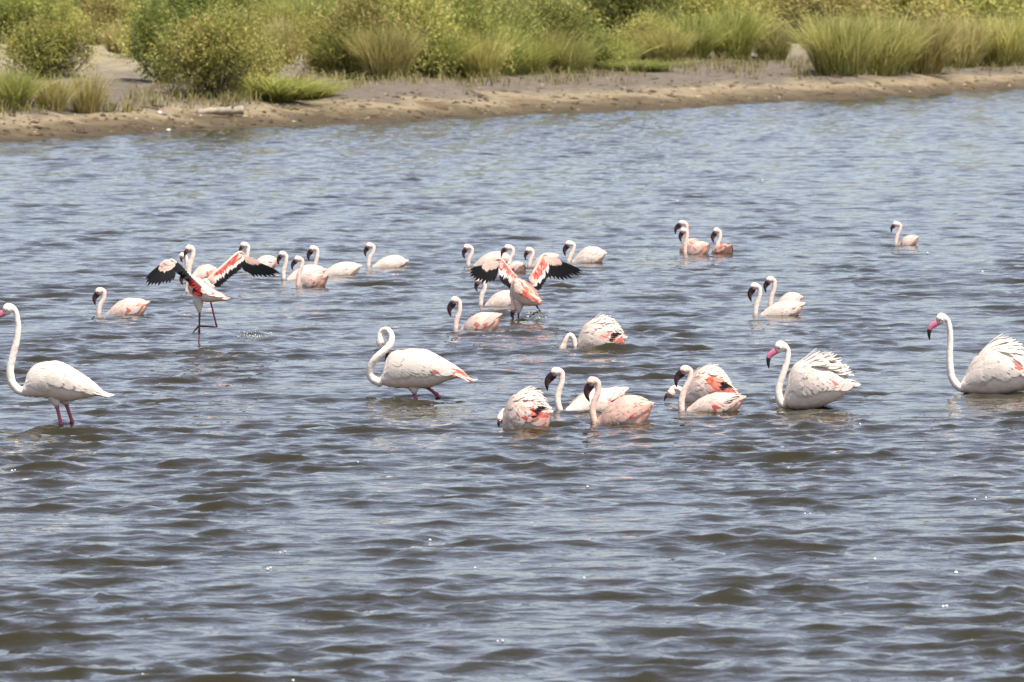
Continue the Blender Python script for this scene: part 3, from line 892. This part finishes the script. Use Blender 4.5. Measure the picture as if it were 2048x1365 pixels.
def tussock_mesh(seed, cols, n=1000, lean=0.55, droop=0.35, base=0.2, wd=0.011):
    rs = np.random.default_rng(seed)
    V, F, C = [], [], []
    for k in range(n):
        a = rs.random() * 6.283; r = base * rs.random() ** .5
        p = np.array((math.cos(a) * r, math.sin(a) * r, -.02))
        a2 = a + rs.normal() * .9
        out = np.array((math.cos(a2), math.sin(a2), 0))
        h = (0.25 + 0.85 * rs.random() ** .8) * (1 - .25 * rs.random())
        ln = lean * (0.15 + 1.3 * rs.random() ** 1.5) * (0.4 + r / base)
        dr = droop * rs.random()
        ac = unit(np.cross(out, (0, 0, 1)) + rs.normal(size=3) * .3)
        col = np.array(cols[rs.integers(len(cols))]); col[2] = max(col[2], .27 * col[0]); col = col * (0.9 + .58 * rs.random())
        o = len(V)
        for i, u in enumerate((0, .4, .75, 1.0)):
            q = p + out * (ln * u ** 1.4 * h) + np.array((0, 0, h * u - dr * h * u ** 3 * .5))
            w = wd * (1.0, .9, .6, .1)[i]
            V += [q - ac * w, q + ac * w]
            C += [col * (1.0 if u < .5 else 1.1)] * 2
        for i in range(3):
            F.append((o + 2 * i, o + 2 * i + 1, o + 2 * i + 3, o + 2 * i + 2))
    return make_mesh("grass_tussock", V, F, M_GRASS, C, False)

YG = [(.16, .18, .03), (.25, .26, .045), (.34, .325, .06), (.42, .37, .075)]
DG = [(.07, .095, .02), (.12, .145, .028), (.19, .205, .04), (.28, .27, .055)]
OLV = [(.20, .205, .05), (.31, .30, .08), (.41, .375, .125), (.26, .245, .08)]
GREYS = [(.13, .12, .10), (.17, .155, .13), (.10, .10, .07)]
SHR = {"yellow": [shrub_meshes(s_, YG, 2300, 15, .25, leaf=.047) for s_ in (1, 2, 8)], "dark": [shrub_meshes(s_, DG, 2300, 15, .06, leaf=.047) for s_ in (3, 4)],
       "olive": [shrub_meshes(s_, OLV, 2300, 15, .10, leaf=.055) for s_ in (5, 6, 9)], "grey": [shrub_meshes(7, GREYS, 420, 9, 0)]}
STRAW = [(.42, .35, .17), (.36, .31, .13), (.30, .27, .09), (.23, .23, .06)]
GREEN = [(.25, .275, .05), (.33, .335, .08), (.40, .375, .13), (.22, .245, .05)]
BROWN = [(.44, .385, .155), (.37, .34, .11), (.32, .305, .085), (.40, .36, .14), (.25, .24, .065)]
LUSH = [(.24, .25, .06), (.30, .295, .085), (.20, .215, .05)]
TUS = {"straw": [tussock_mesh(s_, STRAW, 1000, .6, .5, .26, .008) for s_ in (11, 12)], "green": [tussock_mesh(s_, GREEN, 1900, .7, .7, .30, .008) for s_ in (13, 14)],
       "brown": [tussock_mesh(s_, BROWN, 2300, .55, .6, .36, .0075) for s_ in (15, 16)], "lush": [tussock_mesh(17, LUSH, 1000, .9, .5, .35)]}
cnt = [0]
def shrub(kind, px, py, wpx, hpx, label, group=None, back=0.0):
    P, sc = on_ground(px, py)
    if back:
        P = Vector((P.x * (1 + back / P.y), P.y + back, 0)); P.z = float(ground_z(P.x, P.y)); sc = FPX / P.y
    cnt[0] += 1
    crown, trunk = SHR[kind][cnt[0] % len(SHR[kind])]
    r = link("shrub", None, None, P)
    h = hpx / sc; w = wpx / sc
    r.scale = (w / 1.25, w / 1.25, h / 1.0)
    r.rotation_euler = (0, 0, cnt[0] * 2.4)
    link("crown", crown, r); link("trunk", trunk, r)
    return tag(r, label, "shrub", group)
def tussock(kind, px, py, wpx, hpx, label, group=None):
    P, sc = on_ground(px, py)
    cnt[0] += 1
    o = link("grass_tussock", TUS[kind][cnt[0] % len(TUS[kind])], None, P)
    h = hpx / sc; w = wpx / sc
    o.scale = (w / 1.32, w / 1.32, h / .95)
    o.rotation_euler = (0, 0, cnt[0] * 1.7)
    return tag(o, label, "grass", group)

# left bank
tussock("green", 28, 219, 110, 95, "green reed tussock at the left end of the bank, above the mud edge")
tussock("straw", 105, 222, 120, 80, "sparse pale grass clump next to the green reed tussock")
tussock("straw", 175, 226, 110, 95, "thin dry grass clump at the brink of the mud near the white stone")
tussock("straw", 240, 108, 110, 70, "dry straw grass on the sandy rise behind the round yellow shrub")
shrub("yellow", 55, 92, 230, 120, "wide yellow-flowered shrub on the sandy rise behind the lone round shrub")
shrub("olive", 195, 84, 180, 95, "faded olive shrub on the sandy rise next to the dark shrub")
shrub("dark", 130, 60, 240, 80, "dark shrub on the sand's far edge with thin bare stems")
shrub("yellow", 105, 158, 190, 135, "round yellow-green shrub standing alone on the pale sand")
shrub("dark", 320, 165, 150, 150, "dark green shrub shading the grey mud beside the yellow shrub")
shrub("yellow", 430, 192, 210, 175, "big yellow-green shrub leaning over the mud near the log")
shrub("dark", 385, 130, 210, 150, "tall dark shrub rising behind the leaning yellow-green shrub")
shrub("olive", 500, 165, 110, 130, "olive shrub filling the side of the leaning yellow-green shrub")
tussock("lush", 545, 200, 210, 62, "low lush green grass patch on the beach beneath the shrubs")
tussock("lush", 615, 198, 130, 40, "short green grass patch trailing off onto bare mud")
tussock("straw", 565, 130, 110, 110, "pale dry grass clump between the leaning shrub and the thicket")
shrub("grey", 595, 60, 90, 90, "bare grey shrub peeping over the dry grass")
# thicket in the middle
thk = [("yellow", 655, 152, 150, 130, "yellow-green shrub at the open corner of the thicket"), ("olive", 735, 150, 170, 165, "olive shrub with bent straw stems in the thicket"),
       ("olive", 830, 150, 180, 170, "broad olive shrub in the thick of the thicket"), ("yellow", 925, 148, 160, 160, "yellowish shrub in the thicket behind the grey mud flat"),
       ("olive", 1010, 146, 160, 150, "olive shrub over fallen twigs in the thicket"), ("dark", 1100, 143, 150, 140, "darker shrub toward the thin end of the thicket"),
       ("yellow", 1195, 138, 120, 85, "small round yellow shrub ending the thicket"), ("olive", 1290, 118, 130, 90, "low olive shrub past the small round yellow shrub")]
for a in thk: shrub(*a)
for k, (px, py, w, h) in enumerate([(690, 156, 130, 110), (770, 156, 140, 120), (870, 155, 130, 115), (960, 152, 120, 100), (1050, 148, 110, 90), (1140, 146, 110, 80), (730, 153, 130, 130), (915, 151, 130, 130), (1000, 149, 130, 120), (1095, 145, 120, 105), (1230, 138, 110, 70), (1330, 122, 120, 80)]):
    tussock("brown" if k % 2 else "green", px, py, w, h, ("straw-coloured" if k % 2 else "fresh green") + " arching grass clump fringing the foot of the thicket", ("straw" if k % 2 else "green") + " grass fringing the thicket")
tussock("lush", 1280, 144, 130, 30, "low green grass beside the dark debris mound")
# right bank
for k, (kind, px, py, w, h, lb) in enumerate([
        ("green", 1385, 116, 130, 105, "light green tussock at the back of the mud flat"), ("green", 1465, 118, 140, 125, "tall green tussock with shadowed foot on the mud flat"),
        ("straw", 1545, 120, 130, 90, "straw tussock between the green tussocks and the brown reed bed"),
        ("brown", 1680, 148, 170, 140, "brown reed tussock where the beach is palest"), ("brown", 1760, 150, 190, 140, "middle tussock of the brown reed bed"),
        ("brown", 1835, 146, 170, 130, "brown reed tussock with collapsed dark stems"), ("straw", 1925, 134, 160, 120, "straw tussock beyond the collapsed reeds"),
        ("brown", 2010, 130, 150, 115, "last reed tussock above the narrow beach")]):
    tussock(kind, px, py, w, h, lb)
# scrub behind, row upon row, up the slope
rb = np.random.default_rng(5)
kinds = ["olive", "yellow", "dark", "olive", "yellow"]
for row, (back, n) in enumerate([(14, 12), (34, 12), (62, 12), (100, 12)]):
    for k in range(n):
        px = -60 + (2180) * (k + .5 * (row % 2) + rb.random() * .4) / n
        if px < 330 and row < 2: continue
        if 540 < px < 600 and row < 2: continue
        py = float(np.interp(px, [0, 600, 1250, 1500, 2048], [150, 140, 130, 105, 115]))
        kd = kinds[rb.integers(5)]
        lab = {"olive": "olive", "yellow": "yellow-green", "dark": "dark green"}[kd] + " shrub " + ("just behind the front row of the bank", "in the second row of scrub on the slope", "in the scrub half way up the slope", "in the last scrub at the top of the slope")[row]
        shrub(kd, px, py, 190 + 70 * rb.random(), 120 + 60 * rb.random(), lab, kd + (" scrub behind the front row", " scrub of the second row", " scrub half way up", " scrub at the top")[row], back)
for k in range(14):
    px = 560 + 1500 * rb.random()
    tussock("green" if rb.random() < .6 else "straw", px, float(np.interp(px, [560, 1250, 1500, 2048], [110, 95, 80, 85])) - 30 * rb.random(), 150, 120, "tall grass clump growing among the scrub up the slope", "grass clumps among the scrub")

# ------------------------------------------------------------------ log, stones and litter on the shore
P, sc = on_ground(440, 231)
g = Geo()
Ls = 92 / sc
path = catmull([(-Ls / 2, .0, .05), (-Ls / 4, .05, .08), (0, .03, .09), (Ls / 4, -.03, .10), (Ls / 2, .02, .11)], 4)
V, F = tube(path, 0.10 * (1 + .12 * np.sin(np.arange(len(path)) * 1.7)) * np.linspace(.8, 1.05, len(path)), 10, 1.3)
g.add(V, F, np.array((.36, .30, .22)))
V, F = tube([(Ls * .2, -.05, .12), (Ls * .3, -.16, .2), (Ls * .33, -.2, .28)], [.03, .022, .01], 6); g.add(V, F, np.array((.30, .25, .18)))
tag(link("driftwood_log", g.mesh("driftwood_log", M_BARK), None, P), "weathered pale driftwood log lying along the beach", "log")
def stone(px, py, r, label):
    P, sc = on_ground(px, py)
    rs = np.random.default_rng(int(px))
    V, F = [], []
    for i in range(7):
        for k in range(10):
            la, lo = math.pi * (i / 6 - .5), 6.283 * k / 10
            q = r * (1 + .12 * rs.normal() * (0 < i < 6))
            V.append((q * math.cos(la) * math.cos(lo) * 1.2, q * math.cos(la) * math.sin(lo), q * .75 * math.sin(la) + r * .4))
    for i in range(6):
        for k in range(10):
            k2 = (k + 1) % 10
            F.append((i * 10 + k, i * 10 + k2, i * 10 + 10 + k2, i * 10 + 10 + k))
    tag(link("stone", make_mesh("stone", V, F, M_DEBRIS, [np.array((.68, .65, .58))] * len(V)), None, P), label, "stone")
stone(319, 229, .055, "white stone on the beach by the dry grass")
stone(337, 264, .045, "small pale stone low on the wet mud")
# short dry grass and stems scattered along the foot of the scrub
# white specks added on the water to stand in for sun glints
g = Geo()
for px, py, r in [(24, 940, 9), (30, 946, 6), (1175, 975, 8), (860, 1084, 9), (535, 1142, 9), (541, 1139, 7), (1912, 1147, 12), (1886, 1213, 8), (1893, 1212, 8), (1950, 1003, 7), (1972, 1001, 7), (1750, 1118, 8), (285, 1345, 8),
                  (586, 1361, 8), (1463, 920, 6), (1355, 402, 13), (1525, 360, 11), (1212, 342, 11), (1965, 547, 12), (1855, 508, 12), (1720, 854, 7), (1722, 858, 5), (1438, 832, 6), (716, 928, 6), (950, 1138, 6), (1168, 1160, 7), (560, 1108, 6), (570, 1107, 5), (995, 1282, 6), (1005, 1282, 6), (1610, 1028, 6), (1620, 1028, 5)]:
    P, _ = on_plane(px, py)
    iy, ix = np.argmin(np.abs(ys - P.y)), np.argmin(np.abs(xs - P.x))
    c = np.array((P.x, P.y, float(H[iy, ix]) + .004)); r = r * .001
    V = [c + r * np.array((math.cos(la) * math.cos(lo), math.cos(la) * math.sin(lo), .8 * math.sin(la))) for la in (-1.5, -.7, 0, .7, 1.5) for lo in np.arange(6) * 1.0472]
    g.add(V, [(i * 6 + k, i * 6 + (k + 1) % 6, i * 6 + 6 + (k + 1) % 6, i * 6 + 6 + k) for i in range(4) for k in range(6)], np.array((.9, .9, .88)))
tag(link("glint_specks", g.mesh("glint_specks", M_BILL)), "tiny white specks standing in for sun glints on the rippled lake", "foam", kind="stuff")
rd_ = np.random.default_rng(9)
g = Geo()
for k in range(900):
    px = -30 + 2110 * rd_.random()
    py = float(np.interp(px, [0, 250, 330, 450, 560, 640, 1250, 1350, 1600, 1700, 2048], [216, 222, 190, 200, 185, 158, 148, 128, 135, 152, 132])) - 26 * rd_.normal() * .45
    if py > float(np.interp(px, [0, 400, 1000, 1500, 2048], [232, 222, 185, 165, 142])): continue
    P, sc = on_ground(px, py)
    o = np.array(P)
    c0 = np.array(STRAW[rd_.integers(4)]) * (0.7 + .5 * rd_.random())
    for j in range(7):
        a = rd_.random() * 6.283; q = o + np.array((rd_.normal() * .12, rd_.normal() * .12, -.01))
        h = .12 + .3 * rd_.random() ** 2; out = np.array((math.cos(a), math.sin(a), 0)) * h * (.3 + .7 * rd_.random())
        ac = np.array((-math.sin(a), math.cos(a), 0)) * .014
        V = [q - ac, q + ac, q + out * .4 + np.array((0, 0, h * .65)) + ac * .8, q + out * .4 + np.array((0, 0, h * .65)) - ac * .8, q + out + np.array((0, 0, h * .9))]
        g.add(V, [(0, 1, 2, 3), (3, 2, 4)], c0)
tag(link("dry_grass", g.mesh("dry_grass", M_GRASS, False)), "short dry grass scattered along the foot of the scrub", "grass", kind="stuff")
g = Geo()
for k in range(1300):
    px = -30 + 2110 * rd_.random()
    sy = float(np.interp(px, [0, 400, 1000, 1500, 2048], [282, 262, 235, 210, 180]))
    py = sy - 6 - 55 * rd_.random() ** 1.3
    x, d_ = (px - 1024) / FPX, 0
    P, sc = on_ground(px, py)
    dark = rd_.random() < .86
    c = np.array((.10, .07, .045)) * (0.7 + .8 * rd_.random()) if dark else np.array((.42, .34, .22)) * (0.8 + .4 * rd_.random())
    r = (0.02 + 0.05 * rd_.random() ** 3) * (1 if dark else .6)
    o = np.array(P)
    L = r * (1 + 4 * rd_.random() ** 2); a = rd_.random() * 3.14
    ux = np.array((math.cos(a), math.sin(a), 0)); uy = np.array((-math.sin(a), math.cos(a), 0)); uz = np.array((0, 0, 1.0))
    V = [o + ux * L + uz * r * .2, o - ux * L + uz * r * .15, o + uy * r + uz * r * .1, o - uy * r + uz * r * .1, o + uz * r * (0.7 + .5 * rd_.random()), o - uz * r * .5]
    g.add(V, [(0, 2, 4), (2, 1, 4), (1, 3, 4), (3, 0, 4), (2, 0, 5), (1, 2, 5), (3, 1, 5), (0, 3, 5)], c)
tag(link("shore_litter", g.mesh("shore_litter", M_DEBRIS, False)), "scattered clods and dry litter on the mud shore", "litter", kind="stuff")
